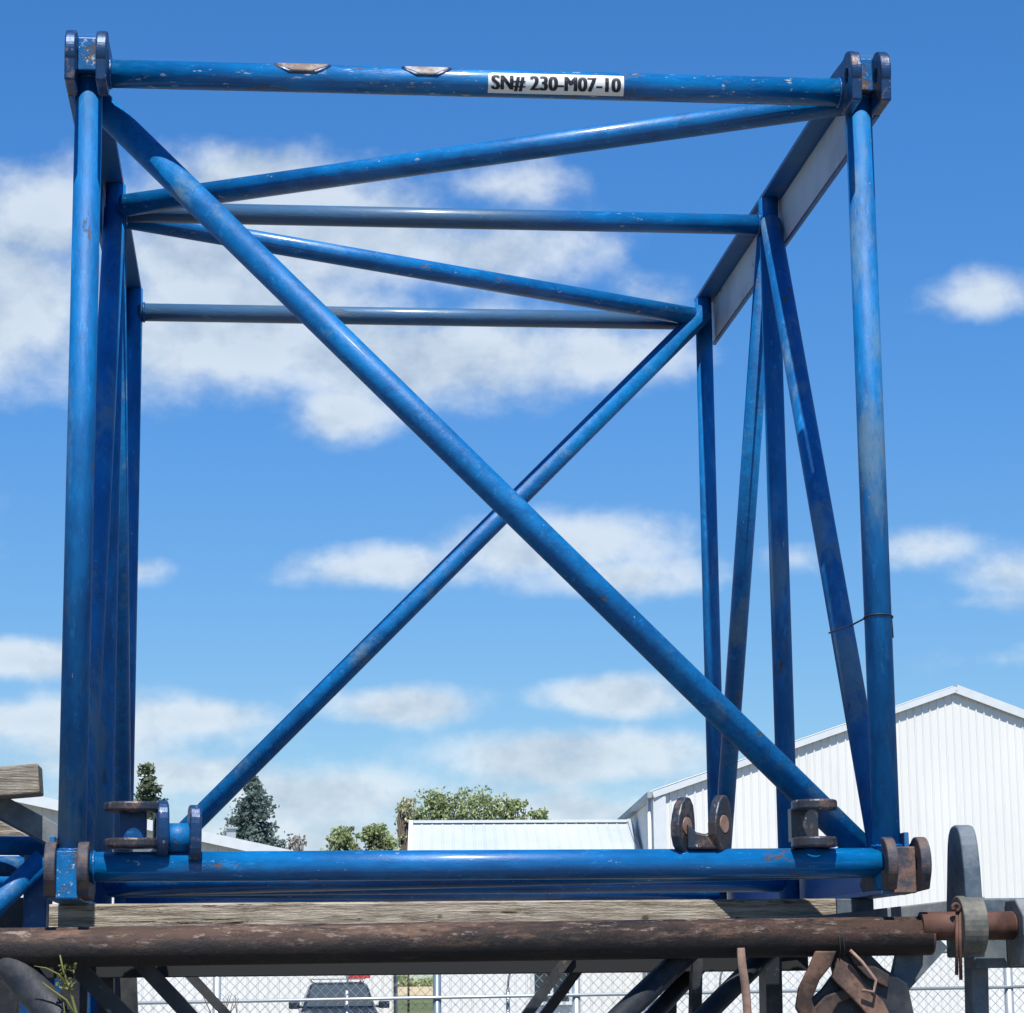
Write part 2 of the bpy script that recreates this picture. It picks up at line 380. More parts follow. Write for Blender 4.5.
m = MB(); m.add([(-2500, -400, 0), (2500, -400, 0), (2500, 4500, 0), (-2500, 4500, 0)], [[0, 1, 2, 3]])
tag(m.build('ground', ground_mat()), kind='structure')
m = MB(); m.add([(-1500, 84, .004), (1500, 84, .004), (1500, 4000, .004), (-1500, 4000, .004)], [[0, 1, 2, 3]])
tag(m.build('grass_field', field_mat()), kind='structure')

# ------------------------------------------------------------------ buildings
def ribbed(m, P0, P1, zt, zb=0., pitch=.3, depth=.03, rib=.07, nrm=None):
    """a ribbed sheet wall from P0 to P1 (plan), up to zt(t)"""
    P0, P1 = Vector((*P0, 0)), Vector((*P1, 0)); d = P1-P0; Lw = d.length; d.normalize()
    n = Vector((d.y, -d.x, 0)) if nrm is None else Vector((*nrm, 0))
    xs = []
    x = 0.
    while x < Lw:
        xs += [(x, 0), (min(x+pitch-rib, Lw), 0), (min(x+pitch-rib*.7, Lw), depth), (min(x+pitch-rib*.3, Lw), depth)]; x += pitch
    xs.append((Lw, 0)); vs = []
    for x, o in xs:
        p = P0 + d*x + n*o
        vs += [(p.x, p.y, zb), (p.x, p.y, zt(x/Lw))]
    m.add(vs, [[2*i, 2*i+2, 2*i+3, 2*i+1] for i in range(len(xs)-1)])
def ribroof(m, A, B, Cc, D, pitch=.4, depth=.035, rib=.09, th=.05):
    """ribbed roof plane: A-B along the eave, D-C along the ridge, ribs run A->D"""
    A, B, Cc, D = map(Vector, (A, B, Cc, D)); Lw = (B-A).length; n = (B-A).cross(D-A).normalized()
    if n.z < 0: n = -n
    xs = []; x = 0.
    while x < Lw:
        xs += [(x, 0), (min(x+pitch-rib, Lw), 0), (min(x+pitch-rib*.7, Lw), depth), (min(x+pitch-rib*.3, Lw), depth)]; x += pitch
    xs.append((Lw, 0)); vs = []
    for x, o in xs:
        t = x/Lw; a = A.lerp(B, t)+n*o; b = D.lerp(Cc, t)+n*o
        vs += [a, b]
    m.add(vs, [[2*i, 2*i+2, 2*i+3, 2*i+1] for i in range(len(xs)-1)])
    m.add([A-n*th, B-n*th, Cc-n*th, D-n*th], [[0, 1, 2, 3]])

# big white gabled building on the right
Yb = 60.
E0 = at(655, 793, Yb); K0 = at(955, 688, Yb+1.2)
bx0, bx1 = E0.x, 2*K0.x - E0.x
ze, zp = E0.z, K0.z
by1 = Yb+24
def bb(): return None
bld = empty('metal_building', (bx0, Yb, 0), 'large white ribbed metal building with a gabled front, standing behind the right posts', 'building')
m = MB(); ribbed(m, (bx0, Yb), (bx1, Yb+2.4), lambda t: ze+(zp-ze)*(1-abs(2*t-1)), pitch=.3*.78)
m.build('gable_wall', WHITE, bld)
sx = X_(600, Yb+24, 5) - bx0
m = MB(); ribbed(m, (bx0+sx, by1), (bx0, Yb), lambda t: ze, pitch=.3)
m.build('wall', WHITE, bld)
m = MB()
ov = .10; q = (zp-ze)/((bx1-bx0)/2)
A = Vector((bx0-ov*.8, Yb-ov, ze-ov*.8*q)); D_ = Vector(((bx0+bx1)/2, Yb+1.2-ov, zp+.06)); A2 = A+Vector((sx, 24, 0)); D2 = D_+Vector((sx, 24, 0))
B_ = Vector((bx1+ov, Yb+2.4-ov, ze-ov*q)); B2 = B_+Vector((sx, 24, 0))
ribroof(m, A+Vector((0, 0, .08)), A2+Vector((0, 0, .08)), D2, D_); ribroof(m, B_+Vector((0, 0, .08)), B2+Vector((0, 0, .08)), D2, D_)
m.build('roof', ROOF, bld)
m = MB()
m.bar(A+Vector((0, -.02, -.03)), D_+Vector((0, -.02, -.10)), .08, .17); m.bar(D_+Vector((0, -.02, -.10)), B_+Vector((0, -.02, -.03)), .08, .24)
m.build('rake_trim', TRIMW, bld)
m = MB(); m.box((bx0-.07, Yb-.09, 0), (bx0+.28, Yb-.045, ze-.1)); m.build('corner_trim', TRIMW, bld)
m = MB(); m.bar(A+Vector((-.05, .1, -.02)), A2+Vector((-.05, 0, -.02)), .16, .16); m.build('gutter', TRIM, bld)
m = MB(); m.tube((bx0-.13, Yb+.25, ze-.15), (bx0-.13, Yb+.25, 0.05), .05, 12); m.build('downpipe', TRIMW, bld)

# low building with the pale roof, in the middle
Yl = 62.; 
low = empty('low_building', (X_(440, Yl), Yl, 0), 'low white building with a pale ribbed roof and a small window, behind the long fence', 'building')
r0 = at(413, 823, Yl+4); r1 = at(627, 823, Yl+4)
e0 = at(408, 900, Yl-.5); e1 = at(652, 900, Yl-.5)
e0.x = X_(410, Yl-.5, e0.z); e1.x = X_(651, Yl-.5, e0.z); e1.z = e0.z; r1.z = r0.z
m = MB(); ribroof(m, e0, e1, r1, r0, pitch=.32, depth=.016); 
rb0, rb1 = Vector((r0.x, Yl+8.5, e0.z)), Vector((r1.x+.4, Yl+8.5, e0.z)); ribroof(m, rb0, rb1, r1, r0, pitch=.32)
m.build('roof', ROOF, low)
m = MB(); m.bar(r0+Vector((0, -.02, .03)), r1+Vector((0, -.02, .03)), .25, .08); m.build('ridge_cap', TRIMW, low)
m = MB(); m.bar(e1+Vector((.06, 0, 0)), r1+Vector((.06, 0, 0)), .12, .22); m.build('rake_trim', TRIM, low)
m = MB(); m.bar(e0+Vector((-.06, 0, 0)), r0+Vector((-.06, 0, 0)), .12, .18); m.build('rake_trim', TRIMW, low)
xa, xb = X_(441, Yl), X_(652, Yl)
m = MB(); ribbed(m, (xa, Yl), (xb, Yl), lambda t: e0.z+.05, pitch=.3)
ribbed(m, (xa+(xa-CAM.x)/(Yl-CAM.y)*8, Yl+8), (xa, Yl), lambda t: e0.z+.05, pitch=.3); m.build('wall', WHITE, low)
wa, wb = X_(531, Yl-.1), X_(572, Yl-.1); zs, zt = Z_(1005, Yl-.1, 550), Z_(940, Yl-.1, 550)
m = MB()
for a, b in (((wa, Yl-.14, zs), (wb, Yl-.05, zs+.09)), ((wa, Yl-.14, zt-.09), (wb, Yl-.05, zt)), ((wa, Yl-.139, zs+.09), (wa+.09, Yl-.05, zt-.09)), ((wb-.09, Yl-.139, zs+.09), (wb, Yl-.05, zt-.09)), (((wa+wb)/2-.04, Yl-.137, zs+.09), ((wa+wb)/2+.04, Yl-.05, zt-.09))): m.box(a, b)
fr = m.build('window', TRIMW, low)
m = MB(); m.box((wa+.05, Yl-.09, zs+.05), (wb-.05, Yl-.06, zt-.05)); m.build('pane', GLASS, fr)
m = MB(); m.box((wa+.1, Yl-.115, (zs+zt)/2-.03), (wb-.1, Yl-.095, (zs+zt)/2+.03)); m.build('sash_bar', TRIMW, fr)

# left building: pale low-pitched roof falling to the right
Yf = 66.
p0 = at(-110, 770, Yf); p1 = at(262, 850, Yf); slope = (p1.z-p0.z)/(p1.x-p0.x)
fx1 = X_(392, Yf); pe = Vector((fx1, Yf, p0.z+slope*(fx1-p0.x)))
lft = empty('low_building', (p0.x, Yf, 0), 'pale low-pitched building behind the left posts, its roof line falling to the right', 'building')
fx0 = 2*p0.x-fx1
m = MB(); ribbed(m, (fx0, Yf), (fx1, Yf), lambda t: pe.z+(p0.z-pe.z)*(1-abs(2*t-1)), pitch=.3); ribbed(m, (fx1, Yf), (fx1+.9, Yf+14), lambda t: pe.z, pitch=.3)
m.build('wall', WHITE, lft)
m = MB(); up = Vector((0, 0, .1)); sh = Vector((.9, 14, 0))
ribroof(m, pe+up+Vector((.3, -.4, .3*slope)), pe+up+sh+Vector((.3, 0, .3*slope)), p0+up+sh, p0+up+Vector((0, -.4, 0)))
pl = Vector((fx0, Yf, pe.z)); ribroof(m, pl+up+Vector((-.3, -.4, .3*slope)), pl+up+sh, p0+up+sh, p0+up+Vector((0, -.4, 0)))
m.build('roof', ROOFW, lft)
m = MB(); m.bar(p0+Vector((0, -.42, 0)), pe+Vector((.3, -.42, .3*slope)), .06, .3); m.build('rake_trim', TRIMW, lft)
cb = at(231, 836, Yf+2); m = MB(); m.box((cb.x-.14, Yf+2, cb.z-.9), (cb.x+.14, Yf+2.3, cb.z+.22)); m.box((cb.x-.2, Yf+1.94, cb.z+.22), (cb.x+.2, Yf+2.36, cb.z+.27)); m.build('vent', TRIM, lft)

# ------------------------------------------------------------------ trees
def leaf_quads(pts, size, rg, flat_=0.):
    V = []; Fc = []
    for p in pts:
        u = Vector((rg.gauss(0, 1), rg.gauss(0, 1), rg.gauss(0, 1)*(1-flat_))).normalized()
        w = u.orthogonal().normalized(); w = (w*math.cos(a := rg.uniform(0, 6.28)) + u.cross(w)*math.sin(a))
        sz = size*rg.uniform(.6, 1.3); o = len(V)
        V += [p-u*sz-w*sz*.2, p+w*sz*.62, p+u*sz, p-w*sz*.55]; Fc.append([o, o+1, o+2, o+3])
    return V, Fc
def conifer(px, top, Y, wpx, mat, label, seed, sparse=False, cat='conifer tree'):
    rg = random.Random(seed); T = at(px, top, Y); h = T.z; rad = wpx/F*(Y-CAM.y)/2
    t = empty('spruce_tree' if not sparse else 'pine_tree', (T.x, Y, 0), label, cat)
    m = MB(); m.tube((T.x, Y, 0), (T.x, Y, h*.98), .16, 10, .02)
    P = []
    lv = 46 if not sparse else 34
    for i in range(lv):
        f = i/lv; z = h*(1-f*.86)-.12
        L_ = rad*(.03+.97*f**.95)*1.1
        nb = 7
        for b in range(nb+int(5*f)):
            if sparse and rg.random() < .3: continue
            a = rg.uniform(0, 6.28); l = L_*rg.uniform(.65, 1.12); zz = z+rg.uniform(-.1, .1)
            rise = (.1 if not sparse else .6)*l
            tip = Vector((T.x+math.cos(a)*l, Y+math.sin(a)*l, zz+rise-.25*l))
            base = Vector((T.x, Y, zz)); m.tube(base, tip, .025, 5, .006)
            n = int(26+70*l) if not sparse else int(30+50*l)
            for _ in range(n):
                s_ = rg.random()**.7 if not sparse else rg.uniform(.45, 1.05); q = base.lerp(tip, s_)
                sp = (.05+.12*s_)*min(1, .35+f*5) if not sparse else .10
                P.append(q+Vector((rg.gauss(0, sp), rg.gauss(0, sp), rg.gauss(-.04, sp*.5))))
    m.build('trunk', BARK, t)
    V, Fc = leaf_quads(P, .085 if not sparse else .1, rg, .2); mass('crown', V, Fc, mat, t)
def broad(px, top, Y, wpx, mat, label, seed, n=5200, dens=1., trunkvis=False):
    rg = random.Random(seed); T = at(px, top, Y); h = T.z; rad = wpx/F*(Y-CAM.y)/2
    t = empty('broadleaf_tree', (T.x, Y, 0), label, 'tree')
    m = MB(); hc = h*.45; tr_ = .05 if mat is LEAFY else .2; m.tube((T.x, Y, 0), (T.x, Y, hc), tr_, 10, tr_*.65)
    P = []; cl = []
    ch = min(h*.62, rad*2.6)                       # crown height
    for i in range(110):
        f = rg.random(); a = rg.uniform(0, 6.28); prof = math.sin(PI*min(1, .12+f*.80))**.6
        rr = rad*prof*rg.uniform(.2, .88); r_ = rad*rg.uniform(.09, .30)
        c = Vector((T.x+math.cos(a)*rr, Y+math.sin(a)*rr, h-r_*.7-ch*(1-f)))
        cl.append((c, r_))
        m.path([(T.x, Y, hc-.1), Vector((T.x, Y, hc)).lerp(c, .5)+Vector((0, 0, .15)), c], [.07, .045, .012], 5)
    for _ in range(int(n*1.25)):
        c, r = cl[int(rg.random()*len(cl))]
        d = Vector((rg.gauss(0, 1), rg.gauss(0, 1), rg.gauss(0, 1))).normalized()*(r*rg.random()**.45*1.35)
        d.z *= .8; P.append(c+d)
    m.build('trunk', BARK, t)
    V, Fc = leaf_quads(P, .085, rg); mass('crown', V, Fc, mat, t)
conifer(254, 772, 84, 165, SPRUCE, 'dense blue-green spruce rising over the left building roof', 3)
conifer(148, 763, 84, 112, PINE, 'ragged open pine beside the left posts, behind the pivot brackets', 11, True)
broad(343, 824, 92, 44, LEAF, 'small round green tree, left one of the close pair behind the lower tube', 21, 3200)
broad(379, 822, 92, 48, LEAF, 'small round green tree, right one of the close pair behind the lower tube', 22, 3600)
broad(408, 797, 96, 32, LEAFY, 'thin half-bare yellowing tree at the left end of the tree row', 23, 500)
broad(437, 787, 96, 62, LEAF, 'tall green tree next to the half-bare one, over the pale low roof', 24, 3600)
broad(478, 788, 96, 84, LEAF, 'widest green tree of the row, over the middle of the pale low roof', 25, 4600)
broad(514, 799, 96, 50, LEAF, 'narrow green tree right of the widest one, over the pale low roof', 26, 2600)
broad(538, 809, 96, 34, LEAF, 'shortest green tree at the right end of the row over the low roof', 27, 1500)
broad(294, 834, 92, 40, LEAFR, 'bare reddish shrub between the spruce and the pair of small round trees', 28, 330)
# far wood line
rg = random.Random(5); P = []
for _ in range(26000):
    x = rg.uniform(-260, 330); hh = 4.5+1.8*math.sin(x*.11)+1.2*math.sin(x*.37+2)
    P.append(Vector((x, 640+rg.uniform(-6, 6), rg.random()**.8*hh)))
V, Fc = leaf_quads(P, .75, rg); tag(mass('far_trees', V, Fc, LEAF), 'distant line of trees along the horizon beyond the field', 'trees', kind='stuff')

# ------------------------------------------------------------------ chain-link fence
Yc = 10.9; xL, xR = -3.2, 7.2
zr0 = Z_(1001, Yc, 250)-0.0; zrail = (Z_(1001, Yc, 250)+Z_(988, Yc, 960))/2
fen = empty('chain_link_fence', (0, Yc, 0), 'grey chain-link fence running across behind the stacked sections', 'fence')
ft = 1.92
for i, (px, r) in enumerate(((217, .03), (437, .03), (576, .03), (1008, .034), (-20, .03))):
    x = X_(px, Yc); m = MB(); m.tube((x, Yc, 0), (x, Yc, ft+.02), r, 14); m.tube((x, Yc, ft+.02), (x, Yc, ft+.06), r*1.1, 14, r*.3); m.build('post', GALVD if px == 437 else GALV, fen)
for px in (347, 508, 92, 720):
    x = X_(px, Yc); m = MB(); m.tube((x, Yc+.02, 0), (x, Yc+.02, 1.68), .014, 8); m.path([(x, Yc+.02, 1.68), (x+.005, Yc, 1.76), (x+.03, Yc-.03, 1.84), (x+.04, Yc-.05, 1.9)], .008, 6); m.build('picket', GALV, fen)
zA, zC = Z_(1001, Yc, 250), Z_(989, Yc, 900)
xA, xC = X_(250, Yc), X_(900, Yc)
zl = lambda x: zA+(zC-zA)*(x-xA)/(xC-xA)
m = MB(); m.tube((xL, Yc-.03, zl(xL)), (xR, Yc-.03, zl(xR)), .012, 10); m.tube((xL, Yc-.0, ft), (xR, Yc-.0, ft), .018, 10); m.build('rail', GALV, fen)
m = MB(); pitch = .072; hh = ft-.03; z0 = .03; H_ = hh-z0; x = xL-H_
while x < xR:
    for sgn in (1, -1):
        a = (x, z0) if sgn > 0 else (x+H_, z0); b = (x+H_, hh) if sgn > 0 else (x, hh)
        (xa_, za_), (xb_, zb_) = a, b
        def clip(xx): return za_+(zb_-za_)*(xx-xa_)/(xb_-xa_)
        p, q = [xa_, za_], [xb_, zb_]
        for e in (p, q):
            if e[0] < xL: e[:] = [xL, clip(xL)]
            if e[0] > xR: e[:] = [xR, clip(xR)]
        if abs(p[0]-q[0]) > .01: m.tube((p[0], Yc+.004*sgn, p[1]), (q[0], Yc+.004*sgn, q[1]), .0021, 3, cap=False)
    x += pitch
m.build('wire_mesh', GALV, fen)

# ------------------------------------------------------------------ car (front view, parked behind the fence)
Ycar = 52.
cc0 = at(340, 990, Ycar); cx = cc0.x; ztop = Z_(982, Ycar, 340)
car = empty('parked_car', (cx, Ycar, 0), 'dark sport-utility vehicle facing the camera behind the chain-link fence', 'car')
def ring(y, hw, zb, z1, tw, zt):     # cross-section of the body: sill, waist, roof
    return [(cx-hw, y, zb), (cx-hw*1.01, y, (zb+z1)/2), (cx-hw*.97, y, z1), (cx-tw, y, zt-.06), (cx-tw+.09, y, zt), (cx+tw-.09, y, zt), (cx+tw, y, zt-.06), (cx+hw*.97, y, z1), (cx+hw*1.01, y, (zb+z1)/2), (cx+hw, y, zb)]
def loft(m, rs, caps=True):
    n = len(rs[0]); vs = [p for r_ in rs for p in r_]
    fs = [[i*n+j, i*n+(j+1) % n, (i+1)*n+(j+1) % n, (i+1)*n+j] for i in range(len(rs)-1) for j in range(n)]
    fs += [list(range(n))[::-1], list(range((len(rs)-1)*n, len(rs)*n))]
    m.add(vs, fs)
hw = .93; zt = ztop
m = MB(); loft(m, [ring(Ycar-.9, hw*.9, .38, .75, hw*.82, .92), ring(Ycar-.6, hw*.97, .3, .95, hw*.86, 1.02), ring(Ycar+.25, hw, .28, 1.02, hw*.88, 1.12),
    ring(Ycar+.3, hw, .28, 1.02, hw*.86, 1.14), ring(Ycar+.95, hw, .28, 1.06, hw*.74, zt-.02), ring(Ycar+1.4, hw, .28, 1.06, hw*.73, zt), ring(Ycar+3.3, hw, .28, 1.06, hw*.72, zt-.02), ring(Ycar+3.8, hw*.95, .35, 1.04, hw*.72, zt-.35)])
m.build('body', CARP, car, .03)
m = MB(); dy = -.012
m.add([(cx-hw*.83, Ycar+.30+dy, 1.15), (cx+hw*.83, Ycar+.30+dy, 1.15), (cx+hw*.68, Ycar+.93+dy-.02, zt-.07), (cx-hw*.68, Ycar+.93+dy-.02, zt-.07)], [[0, 1, 2, 3]])
ws = m.build('windscreen', flat('car_glass', (.05, .065, .075), .08), car)
so_ = ws.modifiers.new('solid', 'SOLIDIFY'); so_.thickness = .02; so_.offset = 0
m = MB(); m.box((cx-hw*.66, Ycar-.93, .62), (cx+hw*.66, Ycar-.85, .86)); g_ = m.build('grille', CARP2, car, .01)
for s_ in (-1, 1):
    m = MB(); m.box((cx+s_*hw*.78-.14, Ycar-.92, .68), (cx+s_*hw*.78+.14, Ycar-.78, .88)); m.build('headlight', LAMP, car, .02)
    m = MB(); m.box((cx+s_*1.06-.13, Ycar+.52, 1.10), (cx+s_*1.06+.13, Ycar+.66, 1.27)); m.bar((cx+s_*.86, Ycar+.6, 1.14), (cx+s_*.98, Ycar+.6, 1.16), .06, .06)
    m.build('mirror', CARP, car, .03)
    for yy in (-.1, 2.7):
        m = MB(); m.tube((cx+s_*.72, Ycar+yy, .34), (cx+s_*.95, Ycar+yy, .34), .34, 28); w_ = m.build('wheel', RUBBER, car, .02)
        m = MB(); m.tube((cx+s_*.94, Ycar+yy, .34), (cx+s_*.97, Ycar+yy, .34), .22, 20); m.build('rim', CHROME, w_)
    m = MB(); m.path([(cx+s_*.6, Ycar+1.2, zt), (cx+s_*.6, Ycar+1.25, zt+.06), (cx+s_*.6, Ycar+3.0, zt+.06), (cx+s_*.6, Ycar+3.1, zt)], .018, 8); m.build('roof_rail', CHROME, car)
m = MB(); m.box((cx-.95, Ycar-.98, .36), (cx+.95, Ycar-.82, .60)); m.build('bumper', CARP2, car, .03)
for yy in (1.5, 2.6): m = MB(); m.bar((cx-.66, Ycar+yy, zt+.065), (cx+.66, Ycar+yy, zt+.065), .05, .03); m.build('cross_bar', CHROME, car)
rx0, rx1 = X_(347, Ycar+1.6, zt), X_(370, Ycar+1.6, zt)
m = MB(); m.box((rx0, Ycar+1.4, zt+.081), (rx1, Ycar+2.5, zt+.28)); m.tube(((rx0+rx1)/2-.1, Ycar+1.4, zt+.34), ((rx0+rx1)/2+.1, Ycar+1.4, zt+.34), .02, 8)
tag(m.build('cargo_box', RED, None, .03), 'bright red box strapped on the roof of the dark parked vehicle', 'box')

# ------------------------------------------------------------------ the blue mast section
WD, HT, DP, MD = 2.4, 2.4105, 2.775, 1.399
mast = empty('mast_section', (0, 0, ZB), 'big bright blue tubular steel mast section standing open-ended on the timber beam', 'mast section')
z0, z1 = ZB, ZB+HT
def tb(a, b, r, name, mat): 
    m = MB(); m.tube(a, b, r, 32); return m.build(name, mat, mast)
# L-shaped chords along the depth: the wide flange upright on the outside, the narrow one on top (or below)
def chord(side, topside):
    s = 1 if side else -1; x = WD*side; k = 1 if topside else -1; z = z1 if topside else z0; fl = .10 if topside else .08
    xi = x+s*.047; T = .014; y0, y1 = -.03, DP+.06
    m = MB()
    poly = [(xi, z-k*.088), (xi+s*T, z-k*.088), (xi+s*T, z+k*(fl+T)), (x-s*.028, z+k*(fl+T)), (x-s*.028, z+k*fl), (xi, z+k*fl)]
    m.prism([(p[0], y0, p[1]) for p in poly], (0, y1-y0, 0))
    # pale sheet on the upper right inside face, its brightness put into the colour
    o = m.build('chord', CHORD, mast, .002, segs=1)
    if side and topside:
        m = MB(); m.box((xi-s*.0035, y0+.02, z-k*.080), (xi-s*.0015, y1-.02, z+k*.092)); m.build('lit_face_sheet', INNER, o)
    return o
for sd in (0, 1):
    for tp in (0, 1): chord(sd, tp)
# cross tubes
topz = z1
bar_t = tb((.02, 0, z1), (WD-.02, 0, z1), .0435, 'cross_tube', BLUE_TOP)
bar_b = tb((.02, 0, z0), (WD-.02, 0, z0), .0435, 'cross_tube', BLUE_X)
for yy in (MD, DP):
    tb((.02, yy, z1), (WD-.02, yy, z1), .0375, 'cross_tube', BLUE_BARE if yy == MD else BLUE_BARE2)
    tb((.02, yy, z0), (WD-.02, yy, z0), .0375, 'cross_tube', BLUE_X)
# posts
for x in (0, WD):
    for yy, r in ((0, .0415), (MD, .036), (DP, .035)):
        tb((x, yy, z0-.079), (x, yy, z1+.099), r, 'post', BLUE_Z)
    tb((x, MD-.03, z1-.0), (x, .06 if x else .34, z0+.02), .0385, 'diagonal_brace', BLUE_Z)
    tb((x, MD+.03, z1-.0), (x, DP-.03, z0+.02), .036, 'diagonal_brace', BLUE_N)
# flat faces: one long diagonal front, one crossing it at the back
def thru(p, q, y, x0_, x1_):
    a, b = at(*p, y), at(*q, y); d = (b-a)/(b.x-a.x); return a+d*(x0_-a.x), a+d*(x1_-a.x)
a, b = thru((112, 117), (770, 760.5), .125, .0, WD-.0)
tb(a, b, .0445, 'diagonal_brace', BLUE_N)
a, b = thru((660, 356.5), (276.5, 740), DP-.078, WD-.01, .03)
tb(a, b, .041, 'diagonal_brace', BLUE_N)
# lacing in the top and bottom faces
for z, k in ((z1, 1), (z0, -1)):
    tb((.035, MD-.075, z), (WD-.02, .09, z), .0405, 'lacing_tube', BLUE_X)
    tb((.035, MD+.075, z), (WD-.03, DP-.06, z), .0385, 'lacing_tube', BLUE_X)
def ringpts(prof, c, r, n):
    """hole ring matched by angle to the profile points round c"""
    return [(c[0]+r*math.cos(a), c[1]+r*math.sin(a)) for a in (math.atan2(p[1]-c[1], p[0]-c[0]) for p in prof)]
def arc(cx_, cy_, r, a0, a1, n): return [(cx_+r*math.cos(R(a0+(a1-a0)*i/n)), cy_+r*math.sin(R(a0+(a1-a0)*i/n))) for i in range(n+1)]
def lugplate(x, prof, c, r, th, mat, parent, name='lug_plate'):
    h = ringpts(prof, c, r, len(prof))
    m = MB(); m.prism([(x-th/2, p[0], p[1]) for p in prof], (th, 0, 0), hole=[(x-th/2, p[0], p[1]) for p in h])
    return m.build(name, mat, parent, .0045)
# corner lug pairs, plates stand fore and aft
def corner(xn, topside, pxl, pyt, pyb, th=.032):
    zn = z1 if topside else z0; yf = -.185 if topside else -.115
    zt_, zb_ = Z_(pyt, yf+.03, pxl), Z_(pyb, yf+.02, pxl); r = min(.078, (zt_-zb_)/2); zc = zt_-r
    offs = (-.046, .046) if topside else tuple(X_(q_, yf+.02, zn)-xn for q_ in ((49.5, 82.5) if xn < 1 else (892, 925)))
    for o in offs:
        if topside: prof = [(yf+.012, zb_), (-.03, zb_), (.10, zn+.03), (.30, zn+.085), (.22, zn+.098), (.05, zn+.090)] + arc(yf+r, zc, r, 62, 205, 22)
        else: prof = [(yf+.035, zb_), (.20, zn-.090), (.26, zn-.06), (.16, zn+.02)] + arc(yf+r, zc, r, 55, 205, 22)
        lugplate(xn+o, prof, (yf+r, zc), .026, th, LUG if topside else LUGM, mast)
    a, b = xn+offs[0]+th/2, xn+offs[1]-th/2; m = MB()
    if topside: m.box((a-.002, -.073, zn-.018), (b+.002, .0, zn+.088))
    else: m.box((a-.002, -.058 if xn < 1 else -.045, zn-.092), (b+.002, .0, zn+.045))
    m.build('lug_block', SCRAPED if topside or xn < 1 else BLKB, mast, .004)
SCRAPED = paint('blue_paint_scraped', LN, wear=.53, chip=.60)
BLKB = rust('scraped_brown_block', (.03, .045, .07), (.24, .13, .09))
corner(0, True, 72, 26, 80); corner(WD, True, 889, 48, 101)
corner(0, False, 49, 841, 896); corner(WD, False, 925, 836, 889)

# weld beads where the tubes meet the corner lugs
def weld(c, axis, r):
    axis = Vector(axis).normalized(); u = axis.orthogonal().normalized(); w = axis.cross(u); n = 40; c = Vector(c)
    pts = [c + (u*math.cos(2*PI*i/n)+w*math.sin(2*PI*i/n))*(r+rnd.uniform(-.001, .001)) + axis*rnd.uniform(-.0015, .0015) for i in range(n+1)]
    m = MB(); m.path(pts, [.0052+rnd.uniform(-.0012, .0016) for _ in pts], 6); m.build('weld_bead', BLUE_DEEP, mast)
for zz in (z1, z0):
    weld((.064, 0, zz), (1, 0, 0), .043)
weld((WD-.062, 0, z1), (1, 0, 0), .043)
for xx in (0, WD):
    weld((xx, 0, z1-.022), (0, 0, 1), .0415); weld((xx, 0, z0+.048), (0, 0, 1), .0415)
    for yy in (MD, DP): s1 = 1 if xx == 0 else -1; weld((xx+s1*.040, yy, z1), (1, 0, 0), .0375)
# worn saddle pads on the top tube
def on_tube(x, th, r, zc=z1): return Vector((x, -r*math.cos(th), zc+r*math.sin(th)))
for (pa, pb) in ((274, 331), (401, 451)):
    xa = X_(pa, 0, z1); xb = X_(pb, 0, z1); m = MB()
    for lay, (ins, r, t0, t1, mi) in enumerate(((0, .0452, R(2), R(80), 0), (.012, .0462, R(10), R(80), 1))):
        m.cur = mi; n = 6; k = 10; vs = []
        for i in range(k+1):
            for j in range(n+1):
                t = t0+(t1-t0)*j/n; f = i/k; inset = ins+max(0, 1-j/n*2.2)*.045
                vs.append(on_tube(xa+inset+(xb-xa-2*inset)*f, t, r))
        m.add(vs, [[i*(n+1)+j, (i+1)*(n+1)+j, (i+1)*(n+1)+j+1, i*(n+1)+j+1] for i in range(k) for j in range(n)], True)
    o = m.build('wear_pad', [LUG, rust('pad_rust', (.16, .11, .09), (.42, .40, .38))], bar_t)
    md = o.modifiers.new('solid', 'SOLIDIFY'); md.thickness = .004; md.offset = -1

# serial number sticker, wrapped on the front of the top tube
xa, xb = X_(487, 0, z1), X_(622, 0, z1); th0 = R(-17); rr = .0435
m = MB(); n, k = 10, 24; hs_ = .0335
vs = []
for layer in (rr+.0010,):
    for i in range(k+1):
        for j in range(n+1):
            f = i/k; t = th0+(-hs_+2*hs_*j/n)/rr; xx = xa+(xb-xa)*f
            if j == n and i in (0, 1): xx = xa+.012+(xb-xa)*f*.5
            vs.append(on_tube(xx, t, layer))
m.add(vs, [[i*(n+1)+j, (i+1)*(n+1)+j, (i+1)*(n+1)+j+1, i*(n+1)+j+1] for i in range(k) for j in range(n)], True)
tcv = bpy.data.curves.new('serial_text', 'FONT'); tcv.body = "SN# 230-M07-10"; tcv.size = 1; tcv.align_x = 'CENTER'; tcv.align_y = 'CENTER'; tcv.offset = 0.0; tcv.space_character = 1.06
to = bpy.data.objects.new('serial_text', tcv); C.objects.link(to)
bpy.context.view_layer.update()
tm = bpy.data.meshes.new_from_object(to.evaluated_get(bpy.context.evaluated_depsgraph_get()))
bmt = bmesh.new(); bmt.from_mesh(tm); bmesh.ops.triangulate(bmt, faces=bmt.faces)
for _ in range(1): bmesh.ops.subdivide_edges(bmt, edges=[e for e in bmt.edges if e.calc_length() > .12], cuts=2)
xs = [v.co.x for v in bmt.verts]; ys = [v.co.y for v in bmt.verts]
x0t, x1t, y0t, y1t = min(xs), max(xs), min(ys), max(ys)
ww = (xb-xa)*.94; hh = .049
bmt.verts.ensure_lookup_table()
m.cur = 1
